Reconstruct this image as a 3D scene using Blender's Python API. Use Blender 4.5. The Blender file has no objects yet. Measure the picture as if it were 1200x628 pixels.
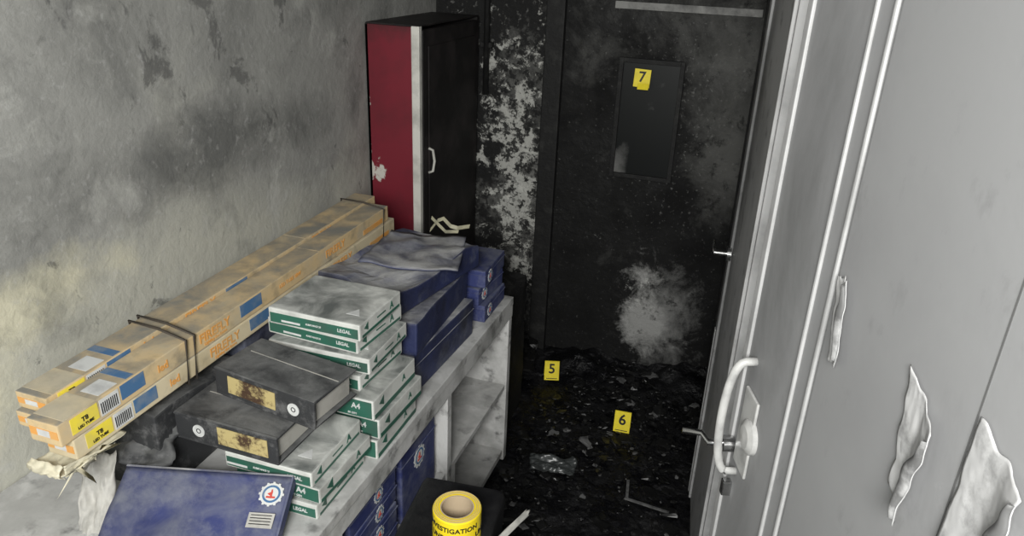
import bpy, bmesh, math, random
from mathutils import Vector, Matrix, noise
random.seed(7)
sc = bpy.context.scene
try:
    sc.view_settings.view_transform = 'Standard'
except Exception: pass

# ------------------------------------------------------------ materials
def mat(name, base, layers=(), rough=.8, bump=None, top=None, metal=0.0, spec=.5, rvar=None):
    m = bpy.data.materials.new(name); m.use_nodes = True
    nt = m.node_tree; N = nt.nodes; L = nt.links
    b = N['Principled BSDF']
    b.inputs['Roughness'].default_value = rough
    b.inputs['Metallic'].default_value = metal
    b.inputs['Specular IOR Level'].default_value = spec
    geo = N.new('ShaderNodeNewGeometry')
    pos = geo.outputs['Position']
    rgb = N.new('ShaderNodeRGB'); rgb.outputs[0].default_value = (*base, 1)
    cur = rgb.outputs[0]
    def math_(op, a, c, clamp=False):
        n = N.new('ShaderNodeMath'); n.operation = op; n.use_clamp = clamp
        for i, x in enumerate((a, c)):
            if isinstance(x, (int, float)): n.inputs[i].default_value = x
            else: L.new(x, n.inputs[i])
        return n.outputs[0]
    def nz(scale, detail=6, dist=0.0, off=0.0, rgh=.6, stretch=None):
        mp = N.new('ShaderNodeMapping'); L.new(pos, mp.inputs[0])
        mp.inputs['Location'].default_value = (off, off*1.7, off*.6)
        if stretch: mp.inputs['Scale'].default_value = stretch
        n = N.new('ShaderNodeTexNoise'); L.new(mp.outputs[0], n.inputs['Vector'])
        n.inputs['Scale'].default_value = scale; n.inputs['Detail'].default_value = detail
        n.inputs['Roughness'].default_value = rgh; n.inputs['Distortion'].default_value = dist
        return n.outputs[0]
    for i, ly in enumerate(layers):
        v = nz(ly.get('s', 5), ly.get('d', 6), ly.get('dist', 0), 3.1*i+ly.get('off', 0), ly.get('r', .6), ly.get('st'))
        for (cx, cy, cz, rx, ry, rz, amp) in ly.get('blobs', ()):
            s1 = N.new('ShaderNodeVectorMath'); s1.operation = 'SUBTRACT'; L.new(pos, s1.inputs[0]); s1.inputs[1].default_value = (cx, cy, cz)
            s2 = N.new('ShaderNodeVectorMath'); s2.operation = 'DIVIDE'; L.new(s1.outputs[0], s2.inputs[0]); s2.inputs[1].default_value = (rx, ry, rz)
            s3 = N.new('ShaderNodeVectorMath'); s3.operation = 'LENGTH'; L.new(s2.outputs[0], s3.inputs[0])
            mr = N.new('ShaderNodeMapRange'); mr.interpolation_type = 'SMOOTHSTEP'
            L.new(s3.outputs['Value'], mr.inputs[0]); mr.inputs[1].default_value = 0; mr.inputs[2].default_value = 1
            mr.inputs[3].default_value = amp; mr.inputs[4].default_value = 0
            v = math_('ADD', v, mr.outputs[0])
        mr = N.new('ShaderNodeMapRange'); L.new(v, mr.inputs[0])
        mr.inputs[1].default_value = ly['lo']; mr.inputs[2].default_value = ly['hi']
        mr.inputs[3].default_value = 0; mr.inputs[4].default_value = ly.get('max', 1)
        mx = N.new('ShaderNodeMixRGB'); L.new(mr.outputs[0], mx.inputs[0]); L.new(cur, mx.inputs[1])
        mx.inputs[2].default_value = (*ly['c'], 1); cur = mx.outputs[0]
    if top:
        tc, amt, sc_ = top
        sx = N.new('ShaderNodeSeparateXYZ'); L.new(geo.outputs['Normal'], sx.inputs[0])
        up = math_('POWER', math_('MAXIMUM', sx.outputs[2], 0.0), 2.0)
        v = nz(sc_, 7, .5, 9.0)
        mr = N.new('ShaderNodeMapRange'); L.new(v, mr.inputs[0]); mr.inputs[1].default_value = .35; mr.inputs[2].default_value = .62
        f = math_('MULTIPLY', math_('MULTIPLY', up, mr.outputs[0]), amt, True)
        mx = N.new('ShaderNodeMixRGB'); L.new(f, mx.inputs[0]); L.new(cur, mx.inputs[1]); mx.inputs[2].default_value = (*tc, 1)
        cur = mx.outputs[0]
    L.new(cur, b.inputs['Base Color'])
    if rvar:
        v = nz(rvar[0], 4)
        mr = N.new('ShaderNodeMapRange'); L.new(v, mr.inputs[0]); mr.inputs[1].default_value = .35; mr.inputs[2].default_value = .65
        mr.inputs[3].default_value = rvar[1]; mr.inputs[4].default_value = rvar[2]; L.new(mr.outputs[0], b.inputs['Roughness'])
    if bump:
        v = nz(bump[0], 8, .2, 5.5)
        bp = N.new('ShaderNodeBump'); bp.inputs['Strength'].default_value = bump[1]; bp.inputs['Distance'].default_value = bump[2] if len(bump) > 2 else .01
        L.new(v, bp.inputs['Height']); L.new(bp.outputs[0], b.inputs['Normal'])
    return m

def soil(c, amt=.7, s=9, lo=.45, hi=.7):
    return dict(c=c, s=s, lo=lo, hi=hi, max=amt, d=8)

ASH = (.27, .27, .26)
M_wallL = mat('sooty_plaster', (.29, .29, .272), [
    dict(c=(.46, .455, .395), s=2.2, lo=.58, hi=.92, d=7, r=.55, dist=.6, blobs=[(-1.42, 1.2, .78, 1, 2.8, .50, .62)]),
    dict(c=(.62, .59, .44), s=4.5, lo=.74, hi=.98, max=.85, d=8, r=.62, blobs=[(-1.42, 1.10, 1.07, 1, .45, .17, .46), (-1.42, .9, .88, 1, .3, .25, .30)]),
    dict(c=(.095, .097, .093), s=3.4, lo=.54, hi=.82, max=.80, d=10, dist=.45, r=.66, blobs=[(-1.42, 1.75, 1.25, 1, .9, .17, .32), (-1.42, 2.1, 1.75, 1, 1.5, .5, .15), (-1.42, 2.8, 1.3, 1, .7, .8, .16), (-1.42, .9, 1.36, 1, .5, .2, .20), (-1.42, 1.0, 1.6, 1, .8, .3, .08)]),
    dict(c=(.04, .04, .04), s=7, lo=.61, hi=.66, max=.55, d=10, dist=.5, r=.68, st=(1, 1, .8), blobs=[(-1.42, 1.6, 1.55, 1, 1.0, .28, .08)]),
    dict(c=(.07, .07, .07), s=14, lo=.62, hi=.70, max=.45, d=7, dist=.4, r=.65, st=(1, 1, .5)),
    dict(c=(.45, .45, .44), s=45, lo=.58, hi=.72, max=.35, d=5),
    dict(c=(.46, .46, .43), s=5, lo=.60, hi=.74, max=.65, d=9, dist=.5, off=20, r=.65, blobs=[(-1.42, 1.9, 1.03, 1, .9, .13, .16), (-1.42, 1.2, 1.22, 1, .3, .08, .12)]),
], rough=.9, bump=(30, .45, .008))
M_wallB = mat('burnt_back_plaster', (.007, .007, .007), [
    dict(c=(.16, .16, .15), s=4, lo=.62, hi=.80, d=9, r=.7, blobs=[(-1.00, 3.13, .80, .4, .5, 1.1, .22)]),
    dict(c=(.44, .44, .41), s=9, lo=.59, hi=.63, d=11, r=.74, dist=.4, blobs=[(-1.02, 3.13, .85, .26, .5, .8, .17), (-1.0, 3.13, 1.45, .2, .5, .5, .06)]),
    dict(c=(.60, .60, .56), s=13, lo=.62, hi=.68, max=.8, d=10, r=.7, blobs=[(-1.02, 3.13, .75, .22, .5, .6, .10)]),
    dict(c=(.006, .006, .006), s=24, lo=.51, hi=.55, max=.95, d=9, r=.74, blobs=[(-1.0, 3.13, 1.75, .5, .5, .5, .08)]),
    dict(c=(.12, .12, .115), s=34, lo=.60, hi=.66, max=.8, d=7),
], rough=.85, bump=(40, .9, .012))
M_doorB = mat('charred_door_paint', (.006, .006, .006), [
    dict(c=(.095, .095, .09), s=5, lo=.56, hi=.95, d=10, r=.74, dist=.4, blobs=[(-.10, 3.1, 1.15, .28, .5, .65, .44), (-.30, 3.1, 1.55, .4, .5, .35, .25), (-.70, 3.1, 1.45, .15, .5, .4, .14)]),
    dict(c=(.19, .19, .185), s=7, lo=.70, hi=.98, max=.95, d=11, r=.74, dist=.4, blobs=[(-.27, 3.1, .27, .36, .5, .52, .46)]),
    dict(c=(.33, .33, .32), s=9, lo=.78, hi=.98, d=11, r=.76, dist=.3, blobs=[(-.38, 3.1, .40, .20, .5, .38, .42), (-.32, 3.1, .18, .30, .5, .25, .36)]),
    dict(c=(.50, .50, .48), s=26, lo=.82, hi=.90, max=.8, d=9, r=.74, blobs=[(-.40, 3.1, .34, .28, .5, .42, .30), (-.62, 3.1, .63, .14, .5, .1, .24)]),
    dict(c=(.005, .005, .005), s=14, lo=.54, hi=.64, max=.9, d=10, r=.75),
    dict(c=(.16, .16, .155), s=60, lo=.62, hi=.70, max=.6, d=6, r=.7, blobs=[(-.3, 3.1, 1.2, .5, .5, .9, .05)]),
], rough=.8, bump=(35, .7, .008), rvar=(6, .6, .95), spec=.3)
M_char = mat('char_black', (.006, .006, .006), [soil((.03, .03, .028), .8, 14, .52, .7)], rough=.7, bump=(45, .6, .006), spec=.4)
M_glass = mat('sooted_glass', (.005, .006, .006), [dict(c=(.16, .16, .155), s=8, lo=.66, hi=.98, d=6, blobs=[(-.56, 3.1, .955, .10, .5, .16, .5)])], rough=.35, spec=.3)
M_strip = mat('sooty_metal_strip', (.22, .22, .21), [soil((.03, .03, .03), .9, 12)], rough=.6)
M_floor = mat('burnt_floor', (.004, .004, .005), [
    dict(c=(.03, .03, .03), s=12, lo=.54, hi=.72, max=.8, d=11, r=.75),
    dict(c=(.14, .145, .145), s=34, lo=.66, hi=.71, max=.8, d=8, r=.7, blobs=[(-.62, 2.3, 0, .25, .5, .2, .05)]),
], rough=.5, bump=(38, 1, .012), rvar=(9, .15, .7))
M_ceil = mat('sooty_ceiling', (.05, .05, .05), [soil((.02, .02, .02))], rough=.9)
M_doorR = mat('grey_door_paint', (.25, .252, .255), [
    dict(c=(.05, .052, .05), s=3.5, lo=.58, hi=.96, max=.8, d=10, r=.68, dist=.4, st=(1, 1, .5), blobs=[(.08, 1.1, 1.45, .12, .2, .6, .30), (.1, 1.15, .9, .12, .2, .4, .12)]),
    dict(c=(.20, .20, .205), s=3, lo=.45, hi=.7, max=.5, d=5),
    dict(c=(.11, .11, .11), s=18, lo=.58, hi=.72, max=.3, d=8, r=.7, st=(1, 1, .6)),
    dict(c=(.42, .42, .42), s=9, lo=.70, hi=1.0, max=.75, d=8, r=.7, blobs=[(.25, .6, 1.33, .14, .14, .13, .38)]),
], rough=.6, bump=(90, .08, .002))
M_doorM = mat('white_door_smoked', (.40, .40, .40), [
    dict(c=(.05, .05, .05), s=4, lo=.55, hi=1.0, max=.92, d=8, st=(1, 1, .5), blobs=[(-.03, 2.3, 1.3, .3, .45, 1.5, .42)]),
    dict(c=(.08, .08, .08), s=14, lo=.55, hi=.7, max=.6, d=8)], rough=.6)
M_jamb = mat('white_frame_paint', (.48, .48, .48), [soil((.2, .2, .2), .7, 7)], rough=.5)
M_wallR = mat('sooty_right_wall', (.12, .12, .12), [soil((.03, .03, .03), .8, 4)], rough=.9)
M_ridge = mat('door_bead_paint', (.36, .36, .36), [soil((.20, .20, .20), .7, 9)], rough=.5)
M_groove = mat('door_groove_shadow_gap', (.10, .10, .10))
M_white = mat('shelf_white', (.55, .55, .54), [soil((.16, .16, .15), .8, 7), soil((.04, .04, .04), .75, 15, .55, .68)], rough=.7, top=((.36, .36, .35), .8, 14), bump=(60, .2, .003))
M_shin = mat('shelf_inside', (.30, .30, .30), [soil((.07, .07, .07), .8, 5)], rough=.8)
M_red = mat('red_laminate', (.17, .012, .024), [
    dict(c=(.55, .53, .48), s=14, lo=.80, hi=.84, d=8, r=.7, blobs=[(-1.37, 2.5, 1.0, .08, .4, .16, .34), (-1.415, 2.5, 1.15, .025, .4, .4, .34)]),
    dict(c=(.07, .012, .016), s=5, lo=.45, hi=.75, max=.6, d=8, r=.7),
    dict(c=(.03, .012, .012), s=5, lo=.6, hi=.85, max=.85, d=6, blobs=[(-1.3, 2.5, 1.55, .3, .4, .2, .25)])], rough=.5)
M_stile = mat('cabinet_edge_white', (.62, .61, .56), [soil((.2, .2, .18), .7, 9)], rough=.5)
M_cabdoor = mat('cabinet_door_burnt', (.008, .007, .007), [soil((.04, .033, .033), .7, 6)], rough=.6, bump=(30, .2, .004), spec=.35)
M_hand = mat('white_plastic_handle', (.42, .42, .41), [soil((.16, .16, .16), .7, 20)], rough=.4)
M_chrome = mat('chrome', (.5, .5, .5), [soil((.2, .2, .2), .5, 20)], rough=.25, metal=1)
M_blue = mat('blue_carton', (.028, .038, .135), [soil((.012, .015, .05), .6, 6), dict(c=(.20, .21, .25), s=8, lo=.47, hi=.68, max=.65, d=10, r=.78)], rough=.6, top=((.18, .19, .215), .65, 12), bump=(50, .25, .003))
M_blueS = mat('blue_carton_dusty', (.022, .029, .085), [dict(c=(.16, .17, .20), s=6, lo=.47, hi=.66, max=.7, d=10, r=.75), soil((.008, .008, .012), .75, 9)], rough=.55, top=((.38, .38, .375), 1.0, 7), bump=(25, .5, .008))
M_ream = mat('ream_wrap_white', (.56, .57, .54), [soil((.2, .2, .19), .6, 14)], rough=.6, top=((.11, .12, .115), 1.0, 9))
M_green = mat('ream_wrap_green', (.024, .11, .075), [soil((.05, .07, .06), .75, 12)], rough=.5, top=(ASH, .7, 8))
M_whiteink = mat('white_print', (.55, .56, .55), [soil((.3, .3, .3), .6, 25)])
M_binder = mat('binder_black', (.022, .023, .025), [dict(c=(.15, .15, .15), s=14, lo=.50, hi=.66, max=.75, d=10, r=.78)], rough=.7, top=((.15, .152, .15), .85, 9), bump=(80, .3, .003))
M_page = mat('binder_pages', (.35, .34, .31), [soil((.15, .15, .14))])
M_blabel = mat('scorched_label', (.42, .34, .15), [dict(c=(.05, .025, .012), s=18, lo=.48, hi=.58, d=8, r=.7), dict(c=(.5, .48, .42), s=11, lo=.6, hi=.7, d=4)])
M_tan = mat('tube_carton_board', (.56, .42, .23), [soil((.40, .36, .27), .85, 10), soil((.16, .145, .11), .65, 18, .50, .70)], rough=.7, top=((.21, .205, .18), 1.0, 8))
M_tan2 = mat('tube_carton_pale', (.58, .50, .34), [soil((.42, .34, .2), .8, 9), soil((.2, .18, .14), .5, 20, .54, .7)], rough=.7, top=((.33, .31, .26), .8, 7))
M_orange = mat('orange_print', (.64, .30, .07), [soil((.50, .35, .17), .7, 14)])
M_yel = mat('yellow_print', (.74, .60, .05), [soil((.45, .38, .13), .6, 20)])
M_bluep = mat('blue_print', (.05, .13, .26), [soil((.22, .24, .25), .75, 20)])
M_strap = mat('dark_strap', (.05, .04, .03))
M_marker = mat('marker_yellow', (.90, .74, .04), [soil((.65, .5, .05), .3, 30)], rough=.4)
M_ink = mat('black_ink', (.008, .008, .008), rough=.5)
M_tape = mat('tape_yellow', (.80, .62, .02), [soil((.6, .45, .03), .4, 18)], rough=.25)
M_core = mat('cardboard_core', (.42, .33, .22))
M_bag = mat('black_plastic', (.007, .007, .008), [soil((.03, .03, .03), .6, 9)], rough=.4, bump=(14, .5, .01))
M_paper = mat('scrap_paper', (.42, .41, .38), [soil((.15, .15, .14), .75, 16)], rough=.7)
M_cream = mat('cream_wrap', (.60, .56, .42), [soil((.35, .33, .26), .7, 14)], rough=.5)
M_peel = mat('peeled_film', (.40, .40, .40), [dict(c=(.13, .13, .13), s=30, lo=.50, hi=.70, max=.7, d=9, r=.7)], rough=.65)
M_peeled = mat('peeled_film_edge', (.10, .10, .10), [dict(c=(.3, .3, .3), s=30, lo=.5, hi=.65, max=.8)], rough=.6)
M_redp = mat('red_print', (.5, .06, .04))
M_debris = mat('debris_char', (.006, .006, .006), [dict(c=(.045, .045, .045), s=25, lo=.60, hi=.70, d=6)], rough=.4)
M_debl = mat('debris_ash', (.12, .12, .12), [soil((.02, .02, .02), .95, 30)], rough=.7)
M_latch = mat('tarnished_brass', (.30, .285, .20), [soil((.10, .095, .07), .8, 30)], rough=.4)

# ------------------------------------------------------------ mesh builder
def frame(o, right, up):
    r = Vector(right).normalized(); u = Vector(up); u = (u-r*u.dot(r)).normalized(); n = r.cross(u)
    M = Matrix.Identity(4)
    for i in range(3):
        M[i][0] = r[i]; M[i][1] = u[i]; M[i][2] = n[i]; M[i][3] = o[i]
    return M
def F_front(x, y, z): return frame((x, y, z), (1, 0, 0), (0, 0, 1))
def F_right(x, y, z): return frame((x, y, z), (0, 1, 0), (0, 0, 1))
T = Matrix.Translation
def Rz(a): return Matrix.Rotation(math.radians(a), 4, 'Z')
def Rx(a): return Matrix.Rotation(math.radians(a), 4, 'X')
def Ry(a): return Matrix.Rotation(math.radians(a), 4, 'Y')

class MB:
    def __init__(s, name, M=None):
        s.name = name; s.bm = bmesh.new(); s.mats = []; s.M = M or Matrix.Identity(4)
    def mi(s, m):
        if m not in s.mats: s.mats.append(m)
        return s.mats.index(m)
    def merge(s, t, m, M=None, smooth=False):
        X = s.M @ (M if M is not None else Matrix.Identity(4))
        bmesh.ops.transform(t, matrix=X, verts=t.verts)
        k = s.mi(m)
        for f in t.faces: f.material_index = k; f.smooth = smooth
        me = bpy.data.meshes.new('t'); t.to_mesh(me); s.bm.from_mesh(me); bpy.data.meshes.remove(me); t.free()
    def box(s, c, d, m, M=None, bev=0, seg=2, jit=0):
        t = bmesh.new(); bmesh.ops.create_cube(t, size=1)
        bmesh.ops.transform(t, matrix=T(c) @ Matrix.Diagonal((*d, 1)), verts=t.verts)
        if jit:
            for v in t.verts: v.co += Vector([random.uniform(-jit, jit) for _ in range(3)])
        if bev: bmesh.ops.bevel(t, geom=list(t.edges), offset=bev, segments=seg, profile=.6, affect='EDGES')
        s.merge(t, m, M)
    def b2(s, lo, hi, m, **k):
        s.box([(a+b)/2 for a, b in zip(lo, hi)], [b-a for a, b in zip(lo, hi)], m, **k)
    def cyl(s, c, r, h, m, M=None, seg=32, r2=None):
        t = bmesh.new(); bmesh.ops.create_cone(t, cap_ends=True, segments=seg, radius1=r, radius2=r if r2 is None else r2, depth=h)
        bmesh.ops.transform(t, matrix=T(c), verts=t.verts)
        s.merge(t, m, M)
    def lathe(s, prof, m, M=None, seg=48, closed=True):
        t = bmesh.new(); rings = []
        for i in range(seg):
            a = 2*math.pi*i/seg
            rings.append([t.verts.new((r*math.cos(a), r*math.sin(a), z)) for r, z in prof])
        n = len(prof)
        for i in range(seg):
            A = rings[i]; B = rings[(i+1) % seg]
            for j in range(n if closed else n-1):
                t.faces.new((A[j], B[j], B[(j+1) % n], A[(j+1) % n]))
        bmesh.ops.recalc_face_normals(t, faces=t.faces)
        s.merge(t, m, M, smooth=False)
    def pipe(s, pts, r, m, M=None, seg=10, closed=False):
        pts = [Vector(p) for p in pts]; t = bmesh.new(); rings = []; n = len(pts)
        up = Vector((0.123, .31, 1)).normalized()
        for i, p in enumerate(pts):
            a = pts[(i-1) % n] if (closed or i > 0) else p
            b = pts[(i+1) % n] if (closed or i < n-1) else p
            d = (b-a).normalized(); x = d.cross(up)
            if x.length < .05: x = d.cross(Vector((1, 0, 0)))
            x.normalize(); y = d.cross(x)
            rings.append([t.verts.new(p + r*(x*math.cos(2*math.pi*k/seg)+y*math.sin(2*math.pi*k/seg))) for k in range(seg)])
        for i in range(n if closed else n-1):
            A = rings[i]; B = rings[(i+1) % n]
            for k in range(seg): t.faces.new((A[k], A[(k+1) % seg], B[(k+1) % seg], B[k]))
        if not closed: t.faces.new(rings[0]); t.faces.new(rings[-1][::-1])
        bmesh.ops.recalc_face_normals(t, faces=t.faces)
        s.merge(t, m, M, smooth=True)
    def grid(s, nx, ny, fn, m, M=None, smooth=True, thick=0):
        t = bmesh.new(); V = [[t.verts.new(fn(i/(nx-1), j/(ny-1))) for j in range(ny)] for i in range(nx)]
        for i in range(nx-1):
            for j in range(ny-1): t.faces.new((V[i][j], V[i+1][j], V[i+1][j+1], V[i][j+1]))
        if thick:
            t.normal_update()
            bmesh.ops.solidify(t, geom=list(t.faces), thickness=thick)
        s.merge(t, m, M, smooth)
    def text(s, txt, size, m, M, bend=None, ex=.0004):
        cu = bpy.data.curves.new('txt', 'FONT'); cu.body = txt; cu.size = size; cu.extrude = ex
        cu.align_x = 'CENTER'; cu.align_y = 'CENTER'; cu.resolution_u = 3
        cu.offset = size*.02
        ob = bpy.data.objects.new('txt', cu); sc.collection.objects.link(ob)
        bpy.context.view_layer.update()
        dg = bpy.context.evaluated_depsgraph_get()
        me = bpy.data.meshes.new_from_object(ob.evaluated_get(dg))
        t = bmesh.new(); t.from_mesh(me); bpy.data.objects.remove(ob); bpy.data.curves.remove(cu); bpy.data.meshes.remove(me)
        if bend:
            bmesh.ops.subdivide_edges(t, edges=[e for e in t.edges if e.calc_length() > size*.3], cuts=2)
            for v in t.verts:
                a = v.co.x/bend; rr = bend+v.co.z+.0004
                v.co = Vector((rr*math.sin(a), -rr*math.cos(a), v.co.y))
        s.merge(t, m, M)
    def logo(s, M, r):
        s.cyl((0, 0, .0006), r, .0012, M_whiteink, M, 28)
        for k in range(12):
            a = k*math.pi/6
            s.box((r*1.02*math.cos(a), r*1.02*math.sin(a), .0007), (r*.2, r*.2, .0012), M_whiteink, M)
        s.lathe([(r*.62, .001), (r*.8, .001), (r*.8, .0018), (r*.62, .0018)], M_bluep, M, 24)
        s.cyl((0, r*.05, .0016), r*.30, .001, M_redp, M @ Rz(90), 3)
        s.box((0, -r*.30, .0016), (r*.8, r*.16, .001), M_redp, M)
        s.box((0, 0, .0018), (r*.12, r*.8, .001), M_redp, M)
    def done(s, parent=None):
        co = [v.co for v in s.bm.verts]
        c = Vector([(min(p[i] for p in co)+max(p[i] for p in co))/2 for i in range(3)])
        me = bpy.data.meshes.new(s.name); s.bm.to_mesh(me); s.bm.free()
        me.transform(T(-c))
        for m in s.mats: me.materials.append(m)
        ob = bpy.data.objects.new(s.name, me); ob.location = c; sc.collection.objects.link(ob)
        if parent is not None:
            ob.parent = parent; ob.matrix_parent_inverse = T(-parent.location)
        return ob
def nv(x, y, z, s=1): return noise.noise(Vector((x*s, y*s, z*s)))

XL, YB = -1.42, 3.13
# ------------------------------------------------------------ room
w = MB('wall_left'); w.b2((XL-.1, -1.0, 0), (XL, YB+.1, 2.5), M_wallL); w.done()
w = MB('wall_back'); w.b2((XL, YB, 0), (.5, YB+.1, 2.5), M_wallB)
w.done()
w = MB('wall_right'); w.b2((.10, 1.36, 0), (.5, YB, 2.5), M_wallR); w.b2((.37, -1.0, 0), (.5, .36, 2.5), M_wallR)
w.b2((.37, .36, 2.12), (.5, 1.36, 2.5), M_wallR); w.b2((.48, .36, 0), (.5, 1.36, 2.12), M_wallR); w.done()
w = MB('ceiling'); w.b2((XL-.1, -1.0, 2.5), (.5, YB+.1, 2.6), M_ceil); w.done()
w = MB('floor')
def ff(u, v):
    x = XL + u*1.92; y = -1+v*4.13
    z = .006*nv(x, y, 0, 12)+.008*nv(x, y, 3, 5)+.007*nv(x, y, 5, 40)+.004*nv(x, y, 7, 90)-.008
    z += .09*max(0, 1-abs(y-3.1)/.3)*max(0, .55+nv(x, y, 9, 4)+.4*nv(x, y, 2, 15))
    return Vector((x, y, z))
w.grid(240, 480, ff, M_floor); w.b2((XL, -1, -.1), (.5, YB, -.04), M_floor); w.done()

# back door
d = MB('door_1')
d.b2((-.82, 3.085, .02), (-.05, 3.128, 2.08), M_doorB, bev=.003)
def fr(x0, x1, z0, z1, w_, y0, y1, m):
    d.b2((x0, y0, z0), (x0+w_, y1, z1), m, bev=.002); d.b2((x1-w_, y0, z0), (x1, y1, z1), m, bev=.002)
    d.b2((x0+w_, y0, z1-w_), (x1-w_, y1, z1), m, bev=.002); d.b2((x0+w_, y0, z0), (x1-w_, y1, z0+w_), m, bev=.002)
fr(-.582, -.318, .915, 1.41, .018, 3.066, 3.086, M_char)
d.b2((-.564, 3.079, .933), (-.336, 3.084, 1.392), M_glass)
d.b2((-.62, 3.075, 1.595), (-.06, 3.085, 1.622), M_strip)
d.done()
t = MB('trim_1')
t.b2((-.90, 3.06, 0), (-.82, 3.128, 2.12), M_char, bev=.006); t.b2((-.90, 3.06, 2.08), (-.02, 3.128, 2.16), M_char, bev=.006)
t.b2((-.05, 3.06, 0), (-.0, 3.128, 2.08), M_char, bev=.006)
t.done()
p = MB('wall_conduit_pipe'); p.pipe([(-1.17, 3.10, 1.2), (-1.17, 3.10, 2.48)], .013, M_char)
for z in (1.4, 1.9, 2.3): p.b2((-1.195, 3.095, z), (-1.145, 3.128, z+.02), M_char)
p.done()

# mid door leaf
d = MB('door_2')
a = Vector((-.025, 2.28, 0)); b = Vector((.045, 1.62, 0)); L_ = (b-a).length
FM = frame(a, b-a, (0, 0, 1))
d.box((L_/2, 1.05, -.022), (L_, 2.08, .04), M_doorM, FM, bev=.003)
d.box((.03, 1.05, .002), (.05, 2.06, .008), M_doorM, FM, bev=.002)
d.box((.008, .35, .002), (.024, .66, .012), M_jamb, FM, bev=.002)
d.box((L_-.05, 1.05, .003), (.012, 1.9, .008), M_ridge, FM, bev=.002)
d.cyl((.05, .96, .008), .024, .012, M_chrome, FM)
d.cyl((.05, .96, .028), .009, .05, M_chrome, FM)
d.pipe([(.05, .96, .05), (.0, .962, .052), (-.06, .955, .05)], .006, M_chrome, FM)
d.done()
t = MB('trim_2')
t.b2((.03, 1.50, 0), (.10, 1.60, 2.12), M_jamb, bev=.004)
t.b2((.022, 1.53, 0), (.03, 1.57, 2.12), M_jamb, bev=.003)
t.done()

# near door leaf
DM = frame((.04, 1.2, 0), (.35, -1, 0), (0, 0, 1))
d = MB('door_3')
d.box((.44, 1.07, -.022), (.88, 2.08, .044), M_doorR, DM, bev=.003)
for sx, wd in ((.205, .007), (.252, .008)):
    d.box((sx, 1.07, .001), (wd, 2.0, .007), M_ridge, DM, bev=.003)
d.box((.5, 1.07, .001), (.47, 1.96, .006), M_doorR, DM, bev=.003)
d.box((.57, 1.07, .0035), (.0025, 1.9, .002), M_groove, DM)
d.box((.01, 1.07, .001), (.018, 2.04, .008), M_ridge, DM, bev=.002)
pts = []
for i in range(25):
    a = math.pi*i/24
    pts.append((.055, 1.075+.112*math.cos(a), .008+.034*math.sin(a)**.6 if 0 < i < 24 else .0))
d.pipe(pts, .0075, M_hand, DM, 12)
d.lathe([(.0, .0), (.030, .0), (.030, .008), (.02, .014), (.0, .016)], M_hand, DM @ T((.095, 1.065, 0)), closed=False)
d.box((.075, 1.06, .003), (.06, .15, .005), M_hand, DM, bev=.002)
d.cyl((.025, 1.000, .012), .015, .02, M_chrome, DM)
d.pipe([(.025, 1.000, .0), (.022, 1.000, .045), (-.005, 1.000, .050), (-.01, 1.000, .085)], .006, M_chrome, DM)
d.box((.045, .92, .006), (.014, .03, .02), M_chrome, DM, bev=.002)
d.done()

# peeled film on near door: skewed sheet hanging off the panel, one edge folded back
def peel(s, z, quad, curl, seed):
    """quad: 4 corners (ds,dz) TL,TR,BR,BL in door coordinates"""
    m = MB('peeled_sticker', DM @ T((s, z, .004)))
    q = [Vector((*c, 0)) for c in quad]
    def f(u, v):
        p = q[0].lerp(q[1], u).lerp(q[3].lerp(q[2], u), v)
        edge = min(u, 1-u, v, 1-v)
        p.x += .007*nv(v*4, u*1.5, seed); p.y += .007*nv(u*4, v*1.5, seed+5)
        p.z = .002+curl*max(0, u-.55)*1.8+curl*.8*max(0, v-.6)+.0022*abs(nv(u*3, v*4, seed))+.0012*abs(nv(u*9, v*9, seed))
        return p
    m.grid(26, 34, f, M_peel, thick=.001)
    # folded-back lip along the lifted edge
    def g(u, v):
        p = f(1, .06+.88*v); w_ = .013*(.4+math.sin(v*3.1))
        return p+Vector((-w_*u, 0, .004*math.sin(u*3.1)+.0015))
    m.grid(6, 24, g, M_peeled, thick=.0008)
    m.done()
peel(.300, 1.388, ((-.030, .052), (.012, .060), (.034, -.045), (.0, -.055)), .010, 1.3)
peel(.500, 1.345, ((-.040, .078), (.038, .050), (.030, -.072), (-.012, -.050)), .014, 4.7)
m_ = ((-.030, .070), (.050, .045), (.045, -.075), (-.030, -.070))
peel(.607, 1.370, m_, .012, 8.1)

# ------------------------------------------------------------ red cabinet
c = MB('red_cabinet')
x0, x1, y0, y1, zt = -1.418, -1.20, 2.50, 3.08, 1.525
c.b2((x0, y0, .05), (x1-.032, y0+.018, zt), M_red, bev=.002)
c.b2((x1-.032, y0-.002, .05), (x1, y0+.022, zt+.003), M_stile, bev=.003)
c.b2((x0, y1-.018, .05), (x1, y1, zt), M_cabdoor)
c.b2((x0, y0+.003, zt), (x1-.002, y1, zt+.006), M_cabdoor, bev=.002)
c.b2((x0, y0, .05), (x0+.01, y1, zt), M_cabdoor)
c.b2((x0, y0, .0), (x1-.02, y1, .06), M_cabdoor)
c.b2((x1-.018, y0+.026, .07), (x1+.002, y1-.002, zt-.012), M_cabdoor, bev=.003)
c.b2((x1+.001, y0+.07, .13), (x1+.006, y1-.05, zt-.07), M_cabdoor, bev=.004)
hp = [(x1+.004, 2.565, 1.075), (x1+.020, 2.57, 1.068), (x1+.026, 2.573, 1.025), (x1+.020, 2.57, .985), (x1+.004, 2.565, .978)]
c.pipe(hp, .0055, M_stile)
c.done()

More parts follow.
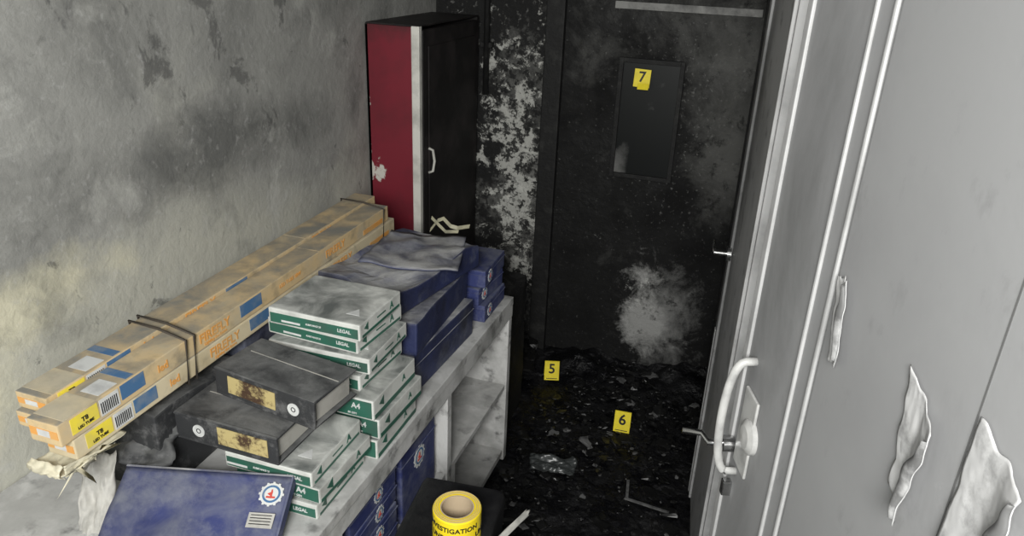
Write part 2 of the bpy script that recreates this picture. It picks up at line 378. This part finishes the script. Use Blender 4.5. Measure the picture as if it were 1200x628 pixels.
# ------------------------------------------------------------ low shelf
SX, SH = -.716, .68
s = MB('low_bookshelf')
s.b2((XL+.003, .42, SH-.03), (SX, 2.23, SH), M_white, bev=.003)
for y in (.42, 1.06, 1.665, 2.20):
    s.b2((XL+.01, y, 0), (SX-.004, y+.03, SH-.03), M_white, bev=.002)
s.b2((SX-.02, .42, SH-.075), (SX-.002, 2.23, SH-.03), M_white, bev=.002)
for ya, yb in ((.45, 1.06), (1.09, 1.665), (1.695, 2.20)):
    s.b2((XL+.01, ya, .315), (SX-.01, yb, .335), M_white, bev=.002)
    s.b2((XL+.01, ya, .02), (SX-.01, yb, .045), M_white, bev=.002)
s.b2((XL+.004, .42, 0), (XL+.012, 2.23, SH-.03), M_shin)
s.b2((-.74, 1.715, .045), (-.726, 1.74, .315), M_white)
s.done()

def ream(x, y, z, sx=.30, sy=.21, sz=.052, yaw=0, style=0):
    """x,y = right/front corner (max x, min y)"""
    m = MB('paper_ream', T((x, y, z)) @ Rz(yaw))
    m.box((-sx/2, sy/2, sz/2), (sx, sy, sz), M_ream, bev=.004)
    if style == 0:
        m.box((-sx/2, -.0004, sz*.42), (sx*.96, .0012, sz*.58), M_green)
        m.text('LEGAL', .012, M_whiteink, F_front(-.04, -.0014, sz*.45))
        m.text('SUBSTANCE 20', .006, M_whiteink, F_front(-.12, -.0014, sz*.40))
        m.box((-.18, -.0012, sz*.30), (.05, .001, .005), M_whiteink)
        m.box((.0004, sy/2, sz*.20), (.0012, sy*.9, sz*.16), M_green)
        m.cyl((0, 0, 0), .012, .001, M_green, F_right(.0008, .03, sz*.6) @ Rz(90), 3)
        m.text('A', .026, M_green, F_right(.001, .15, sz*.62))
        m.box((.0006, sy*.5, sz*.6), (.0012, sy*.2, sz*.08), M_green)
        m.cyl((-.04, .05, sz+.0004), .020, .0008, M_whiteink, Matrix.Identity(4), 3)
    else:
        m.box((-sx*.5, -.0004, sz*.5), (sx*.97, .0012, sz*.8), M_green)
        m.text('A4', .020, M_whiteink, F_front(-.045, -.0014, sz*.6))
        m.text('80 GSM', .007, M_whiteink, F_front(-.055, -.0014, sz*.22))
        m.box((.0004, sy*.5, sz*.15), (.0012, sy*.95, sz*.22), M_green)
        m.cyl((0, 0, 0), .015, .001, M_green, F_right(.0008, .04, sz*.6) @ Rz(90), 3)
        m.text('A', .024, M_green, F_right(.001, .15, sz*.62))
    return m.done()
z = SH
for k in range(3):
    ream(-.722+(0, .004, -.004)[k], 1.258+(0, .006, -.003)[k], z, .31, .215, .054, (1, -1.5, 0)[k], 1); z += .0545
for k, (dx, dy) in enumerate(((-.772, 1.278), (-.752, 1.290), (-.785, 1.298), (-.770, 1.285))):
    ream(dx, dy, z, (.265, .265, .25, .24)[k], .20, .042, (-2, 1.5, -3, 0)[k], 0); z += .0427
z = SH
for k in range(3):
    ream(-.742+(0, .006, -.008)[k], 1.035+(0, .005, .002)[k], z, .21, .205, .039, (1, -1.5, 1)[k], k % 2); z += .0395

# ------------------------------------------------------------ binders
def binder(M, L=.31, D=.24, H=.075, ring=.30, lab=-.12, thumb=True):
    m = MB('lever_arch_binder', M)
    m.box((0, D/2, .003), (L, D, .005), M_binder, bev=.002)
    m.box((0, D/2, H-.003), (L, D, .005), M_binder, bev=.002, jit=.002)
    m.box((0, .004, H/2), (L, .007, H), M_binder, bev=.003)
    m.box((.005, D/2, H/2), (L-.03, D-.03, H-.018), M_page)
    F = F_front(0, .0, H/2)
    m.lathe([(.009, 0), (.0145, 0), (.0145, .002), (.009, .002)], M_whiteink, F @ T((L*ring, 0, 0)))
    m.cyl((L*ring, 0, .0006), .009, .0012, M_whiteink, F)
    m.lathe([(.004, .001), (.006, .001), (.006, .0018), (.004, .0018)], M_binder, F @ T((L*ring, 0, 0)))
    m.box((L*lab, .002, .0008), (L*.48, H*.62, .0015), M_blabel, F)
    m.box((L*lab, -H*.12, .0018), (L*.30, H*.2, .0008), M_blabel, F)
    m.box((L*.03, .09, H+.0002), (L*.9, .002, .001), M_page)
    return m.done()
binder(T((-.897, 1.095, .874)) @ Rz(-5) @ Ry(3), L=.262, D=.150, H=.068)
binder(T((-.950, 1.03, .801)) @ Rz(0) @ Ry(.5), L=.255, D=.21, H=.068, ring=-.26, lab=.17)

def carton(name, lo, hi, m1, yaw=0, logos=(), slump=0, seed=0):
    c = [(a+b)/2 for a, b in zip(lo, hi)]; d = [b-a for a, b in zip(lo, hi)]
    m = MB(name, T((c[0], c[1], lo[2])) @ Rz(yaw))
    t = bmesh.new(); bmesh.ops.create_cube(t, size=1)
    bmesh.ops.transform(t, matrix=T((0, 0, d[2]/2)) @ Matrix.Diagonal((*d, 1)), verts=t.verts)
    bmesh.ops.bevel(t, geom=list(t.edges), offset=.005, segments=2, profile=.6, affect='EDGES')
    bmesh.ops.subdivide_edges(t, edges=[e for e in t.edges if e.calc_length() > .05], cuts=10, use_grid_fill=True)
    if slump:
        for v in t.verts:
            k = v.co.z/d[2]
            n = nv(v.co.x+seed, v.co.y, v.co.z, 5)+.35*nv(v.co.x+seed, v.co.y, v.co.z, 18)
            v.co.z -= slump*k*(.5+n)*1.0
            v.co.x += slump*.35*k*nv(v.co.y, v.co.z+seed, 1, 9); v.co.y += slump*.3*k*nv(v.co.x, v.co.z, seed, 9)
    m.merge(t, m1)
    for (face, a, b, r) in logos:
        if face == 'x': m.logo(F_right(d[0]/2+.0005, a, b), r)
        else: m.logo(F_front(a, -d[1]/2-.0005, b), r)
    if not slump:
        m.box((0, 0, d[2]*.72), (d[0]+.004, d[1]+.004, .002), m1)
    return m.done()
carton('archive_box', (-1.40, 1.30, SH), (-1.10, 1.95, .903), M_blueS)
carton('archive_box', (-1.38, .98, SH), (-1.09, 1.26, .88), M_binder, yaw=2, slump=.02, seed=3)
carton('blue_paper_carton', (-1.07, 1.53, SH), (-.755, 1.93, .80), M_blueS, yaw=-2)
carton('blue_paper_carton', (-1.065, 1.53, .80), (-.765, 1.93, .90), M_blueS, yaw=3, slump=.010, seed=1)
carton('blue_paper_carton', (-1.055, 1.57, .902), (-.775, 1.98, .985), M_blueS, yaw=-9, slump=.030, seed=5.4)
m = MB('torn_carton_lid', T((-.875, 1.80, .975)) @ Rz(14) @ Rx(-3) @ Ry(4))
m.grid(24, 20, lambda u_, v_: Vector(((u_-.5)*.27*(1-.15*v_), (v_-.5)*.30+.03*u_, .004+.012*nv(u_*4, v_*4, 3)+.016*abs(u_-.5))), M_blueS, thick=.004)
m.done()
for k in range(3):
    carton('blue_paper_ream', (-1.03, 2.0, SH+.001+k*.06), (-.74+(0, -.012, -.004)[k], 2.2, SH+.06+k*.06), M_blue, yaw=(1, -3, 2)[k], logos=(('x', -.055, .03, .019),))
for k in range(4):
    carton('blue_paper_ream', (-1.05, 1.13, .046+k*.062), (-.735, 1.36, .106+k*.062), M_blue, yaw=(0, 1, -1, 1)[k], logos=(('x', 0, .03, .02),))
for k in range(4):
    carton('blue_paper_ream', (-1.05, 1.15, .336+k*.062), (-.74, 1.38, .396+k*.062), M_blue, yaw=(1, -1, 1, 0)[k], logos=(('x', 0.02, .03, .02),))
carton('blue_paper_carton', (-1.05, 1.42, .046), (-.735, 1.64, .30), M_blue, logos=(('x', 0, .16, .03),))
carton('blue_paper_carton', (-1.05, 1.42, .336), (-.745, 1.63, .60), M_blue, logos=(('x', 0, .16, .03),))

# tilted blue carton lid
A = Vector((-1.126, .935, .779)); B = Vector((-.79, 1.03, .781)); Dn = Vector((.05, -.14, -.074)).normalized()
r = (B-A).normalized(); u = -(Dn-r*Dn.dot(r)).normalized()
m = MB('blue_carton_lid', frame((A+B)/2, r, u))
W = .35; Hh = .185
m.grid(30, 20, lambda a, b: Vector(((a-.5)*W, -(1-b)*Hh, .006*nv(a*3, b*3, 2))), M_blue, thick=.003)
m.box((0, .002, -.012), (W, .004, .03), M_blueS)
m.box((W/2, -Hh/2, -.010), (.004, Hh, .024), M_blue)
m.logo(T((.142, -.040, .0045)), .023)
m.box((.135, -.095, .0055), (.052, .030, .0015), M_paper)
for k in range(4): m.box((.135, -.085-k*.006, .0067), (.042, .0015, .0008), M_ink)
m.done()

def crumple(name, o, rt, up, w_, h, amp, seed, m_, nx=24, ny=24, fold=0):
    m = MB(name, frame(o, rt, up))
    def f(u_, v_):
        return Vector(((u_-.5)*w_*(1+.2*nv(v_*3, seed, 1)), (v_-.5)*h*(1+.2*nv(u_*3, seed, 4)),
                       amp*nv(u_*3, v_*3, seed)+amp*.6*abs(nv(u_*7, v_*7, seed))+amp*.3*nv(u_*15, v_*15, seed)+fold*abs(u_-.5)))
    m.grid(nx, ny, f, m_, thick=.001)
    return m.done()
crumple('crumpled_paper', (-1.16, .885, .735), (.8, .5, .0), (-.3, .5, .75), .07, .17, .02, 2.2, M_paper)
crumple('crumpled_black_bag', (-1.16, 1.0, .80), (.9, .2, 0), (-.1, .7, .4), .2, .12, .03, 7.2, M_binder)

# ------------------------------------------------------------ tube cartons
def tube(x0, x1, y0, z0, z1, m1, seed):
    Ly = 1.24; random.seed(seed)
    m = MB('fluorescent_tube_carton', T(((x0+x1)/2, y0, z0)) @ Rx(1.3) @ Rz(random.uniform(-.35, .25)))
    W = x1-x0-.001; H = z1-z0-.001
    m.box((0, Ly/2, H/2), (W, Ly, H), m1, bev=.0025)
    X = W/2+.0004
    def band(ya, yb, za, zb, mm, off=0): m.box((X+off, (ya+yb)/2, H*(za+zb)/2), (.001, yb-ya, H*(zb-za)), mm)
    band(.025, .085, .2, .9, M_yel); band(.09, .135, .15, .9, M_whiteink); band(.14, .20, .25, .92, M_bluep)
    for k in range(9): m.box((X+.0008, .093+k*.0045, H*.5), (.0008, .0018, H*.5), M_ink)
    m.text('T8', .013, M_ink, F_right(X+.001, .055, H*.6)); m.text('LED TUBE', .008, M_ink, F_right(X+.001, .055, H*.35))
    m.text('led', .024, M_orange, F_right(X+.0006, .250, H*.5))
    m.text('FIREFLY', .030, M_orange, F_right(X+.0006, .41, H*.55))
    m.text('Lighting the future', .010, M_orange, F_right(X+.0006, .41, H*.2))
    band(.50, .58, .25, .9, M_bluep)
    m.text('LED TUBE 18W', .014, M_orange, F_right(X+.0006, .70, H*.5))
    m.text('FIREFLY', .030, M_orange, F_right(X+.0006, .92, H*.5))
    band(1.08, 1.20, .1, .4, M_orange)
    m.box((0, -.0004, H*.5), (W*.9, .001, H*.35), M_orange)
    m.box((0, -.001, H*.5), (W*.4, .001, H*.3), M_whiteink)
    m.box((0, .05, H+.0002), (W*.98, .07, .0008), M_tan2); m.box((W*.1, .12, H+.0002), (W*.6, .045, .0008), M_whiteink)
    m.box((0, .17, H+.0002), (W*.9, .02, .0008), M_bluep)
    m.box((0, .9, H+.0002), (W*.95, .12, .0008), M_tan)
    return m.done()
zc = .905
tc1 = tube(-1.150, -1.080, .80, zc, zc+.046, M_tan2, 1)
tube(-1.150, -1.078, .775, zc+.046, zc+.094, M_tan, 2)
tube(-1.225, -1.152, .83, zc, zc+.034, M_tan2, 3)
tube(-1.225, -1.152, .81, zc+.034, zc+.068, M_tan, 4)
tube(-1.228, -1.153, .82, zc+.068, zc+.104, M_tan, 5)
m = MB('strap')
for yy, dz in ((1.09, .007), (1.115, .008), (1.97, .027)):
    P = [(-1.231, yy+.02, zc+dz-.004), (-1.232, yy+.01, zc+.107+dz), (-1.15, yy+.004, zc+.108+dz), (-1.074, yy, zc+.097+dz), (-1.073, yy-.01, zc+dz-.004)]
    m.pipe(P+[P[0]], .003, M_strap)
m.done(tc1)
m = MB('torn_plastic_wrap')
m.grid(30, 20, lambda u_, v_: Vector((-1.074-.085*u_+.004*nv(v_*4, u_*3, 2), .765+.14*v_+.012*nv(u_*5, v_*5, 4), .899-.010*math.sin(u_*3.1)*(1.2-v_)+.005*nv(u_*6, v_*6, 1))), M_cream, thick=.001)
m.grid(16, 20, lambda u_, v_: Vector((-1.0735+.003*nv(u_*9, v_*9, 1), .765+.08*v_*(.4+u_), .895+.025*u_*(1-v_)+.004*nv(v_*9, u_*3, 2))), M_cream, thick=.001)
m.grid(16, 16, lambda u_, v_: Vector((-1.08-.075*u_, .77-.012*math.sin(v_*3.1)+.006*nv(u_*6, v_*6, 7), .885+.028*v_+.008*nv(u_*5, v_*2, 3))), M_cream, thick=.001)
m.done(tc1)

# ------------------------------------------------------------ bent metal bracket
m = MB('bent_metal_bracket')
bm_pts = [(-.91, 1.96, .99), (-.89, 1.97, 1.02), (-.872, 1.975, 1.028), (-.85, 1.98, 1.005), (-.83, 1.985, 1.0), (-.79, 1.985, 1.012)]
def ribbon(P, wd):
    P = [Vector(p) for p in P]; n = len(P)
    def f(a, b):
        k = a*(n-1); i = min(int(k), n-2); q = P[i].lerp(P[i+1], k-i)
        return q+Vector((0, wd*(b-.5)*.7, wd*(b-.5)))
    m.grid(n*2-1, 3, f, M_latch, thick=.002, smooth=False)
ribbon(bm_pts, .010)
ribbon([(-.90, 1.95, 1.035), (-.88, 1.96, 1.01), (-.86, 1.965, .99), (-.82, 1.97, .995)], .008)
m.done()

# ------------------------------------------------------------ black box + tape
m = MB('black_plastic_covered_box')
t = bmesh.new(); bmesh.ops.create_cube(t, size=1)
bmesh.ops.transform(t, matrix=T((-.498, 1.10, .322)) @ Rz(6) @ Matrix.Diagonal((.20, .42, .64, 1)), verts=t.verts)
bmesh.ops.bevel(t, geom=list(t.edges), offset=.02, segments=3, profile=.6, affect='EDGES')
bmesh.ops.subdivide_edges(t, edges=[e for e in t.edges if e.calc_length() > .05], cuts=8, use_grid_fill=True)
for v in t.verts:
    if v.co.z < .63: v.co += Vector((nv(v.co.x, v.co.y, v.co.z, 8), nv(v.co.y, v.co.z, v.co.x, 8), 0))*.012
m.merge(t, M_bag, None, True)
m.done()
crumple('paper_strip', (-.386, 1.20, .615), (.30, 1, 0), (.7, -.35, -.6), .20, .014, .005, 5, M_paper, 30, 6)
m = MB('barricade_tape_roll', T((-.47, 1.14, .643)))
m.lathe([(.036, 0), (.050, 0), (.0515, .003), (.0515, .073), (.050, .076), (.036, .076)], M_tape, None, 64)
for rr in (.040, .044, .048): m.lathe([(rr, .0755), (rr+.0012, .0755), (rr+.0012, .0768), (rr, .0768)], M_core, None, 64)
m.lathe([(.033, .002), (.0362, .002), (.0362, .0755), (.033, .0755)], M_core, None, 48)
m.text('INVESTIGATION', .0165, M_ink, T((0, 0, .055)) @ Rz(8), bend=.0515)
m.text('UNDER BFP', .0175, M_ink, T((0, 0, .032)) @ Rz(2), bend=.0515)
m.text('UNDER BFP', .0175, M_ink, T((0, 0, .032)) @ Rz(120), bend=.0515)
m.done()

# ------------------------------------------------------------ markers
def marker(x, y, z, num, yaw):
    m = MB('evidence_marker', T((x, y, z)) @ Rz(yaw))
    F = T((0, -.022, 0)) @ Rx(-14) @ F_front(0, 0, 0)
    m.box((0, .045, -.001), (.066, .09, .0025), M_marker, F, bev=.0008)
    m.text(num, .062, M_ink, F @ T((0, .052, .0008)))
    F2 = T((0, .022, 0)) @ Rx(14) @ F_front(0, 0, 0)
    m.box((0, .045, .001), (.066, .09, .0025), M_marker, F2, bev=.0008)
    m.box((0, .008, .0008), (.05, .003, .001), M_ink, F)
    m.done()
marker(-.710, 2.82, .014, '5', 18)
marker(-.335, 2.57, .0, '6', 4)
m = MB('evidence_marker', T((-.482, 3.064, 1.335)))
m.box((0, 0, 0), (.066, .0025, .072), M_marker, Ry(2), bev=.0008)
m.box((.012, -.012, -.042), (.044, .002, .026), M_marker, Rx(-35), bev=.0006)
m.text('7', .058, M_ink, F_front(0, -.0018, .004))
m.done()

# ------------------------------------------------------------ debris
random.seed(11)
m = MB('fire_debris')
def chunk(x, y, z, s_, mm, flat=.3):
    t = bmesh.new(); bmesh.ops.create_cube(t, size=1)
    bmesh.ops.subdivide_edges(t, edges=list(t.edges), cuts=1, use_grid_fill=True)
    Mx = T((x, y, z)) @ Rz(random.uniform(0, 360)) @ Rx(random.uniform(-20, 20)) @ Ry(random.uniform(-20, 20)) @ Matrix.Diagonal((s_*random.uniform(.5, 1.6), s_, s_*flat*random.uniform(.3, 1.2), 1))
    for v in t.verts: v.co += Vector([random.uniform(-.22, .22) for _ in range(3)])
    bmesh.ops.transform(t, matrix=Mx, verts=t.verts)
    m.merge(t, mm)
for k in range(1500):
    x = random.uniform(-.70, .0); y = 3.06-abs(random.gauss(0, .7))
    if y < 1.3: continue
    if y < 2.3 and x > -.06: continue
    if abs(x+.71) < .07 and abs(y-2.79) < .09: continue
    s_ = random.choice((.005, .006, .008, .010, .013, .018, .03))*random.uniform(.7, 1.3)
    chunk(x, y, .001+s_*.08 + .05*max(0, 1-(3.1-y)/.3)*random.random(), s_, M_debl if random.random() < .07 else M_debris)
for k in range(90):
    chunk(random.uniform(-1.15, -.82), random.uniform(2.65, 3.05), random.uniform(.01, .10), random.uniform(.02, .07), M_debris, .5)
m.done()
m = MB('burnt_angle_strip'); m.box((0, 0, .01), (.010, .10, .006), M_debl, T((-.24, 2.20, 0)) @ Rz(8)); m.box((0, 0, .01), (.16, .008, .006), M_debl, T((-.16, 2.14, 0)) @ Rz(-6))
m.done()
crumple('melted_plastic_sheet', (-.53, 2.22, .022), (1, .2, 0), (0, 1, .1), .17, .08, .025, 3.3, mat('melted_clear_plastic', (.05, .055, .055), [soil((.01, .01, .01), .8, 14)], rough=.3))
carton('burnt_carton', (-1.16, 2.32, 0), (-.78, 2.62, .62), M_char, yaw=4, slump=.05, seed=2)

# ------------------------------------------------------------ lights
def area(name, loc, aim, size, power, col=(1, 1, 1)):
    l = bpy.data.lights.new(name, 'AREA'); l.size = size; l.energy = power; l.color = col
    o = bpy.data.objects.new(name, l); o.location = loc
    o.rotation_euler = (Vector(aim)-Vector(loc)).to_track_quat('-Z', 'Y').to_euler(); sc.collection.objects.link(o)
area('rear_fill_light', (.06, -.75, 2.1), (-.75, 2.4, .9), .6, 80, (1, .995, .965))  # added area fill behind the camera, so light falls off less towards the back
l = bpy.data.lights.new('phone_flash', 'POINT'); l.energy = 10; l.shadow_soft_size = .06; l.color = (1, .995, .96)
o = bpy.data.objects.new('phone_flash', l); o.location = (-.08, -.02, 1.86); sc.collection.objects.link(o)
wd = bpy.data.worlds.new('World'); sc.world = wd; wd.use_nodes = True
wd.node_tree.nodes['Background'].inputs[0].default_value = (.93, .98, .96, 1); wd.node_tree.nodes['Background'].inputs[1].default_value = .55

# ------------------------------------------------------------ camera
cam = bpy.data.cameras.new('camera'); co = bpy.data.objects.new('camera', cam); sc.collection.objects.link(co)
cam.sensor_width = 36; cam.lens = 26.1; cam.clip_start = .02
R = Matrix(((.94451, -.16385, .28466, 0), (.32605, .36317, -.87281, 0), (.03964, .91721, .39641, 1.8), (0, 0, 0, 1)))
co.matrix_world = R
sc.camera = co
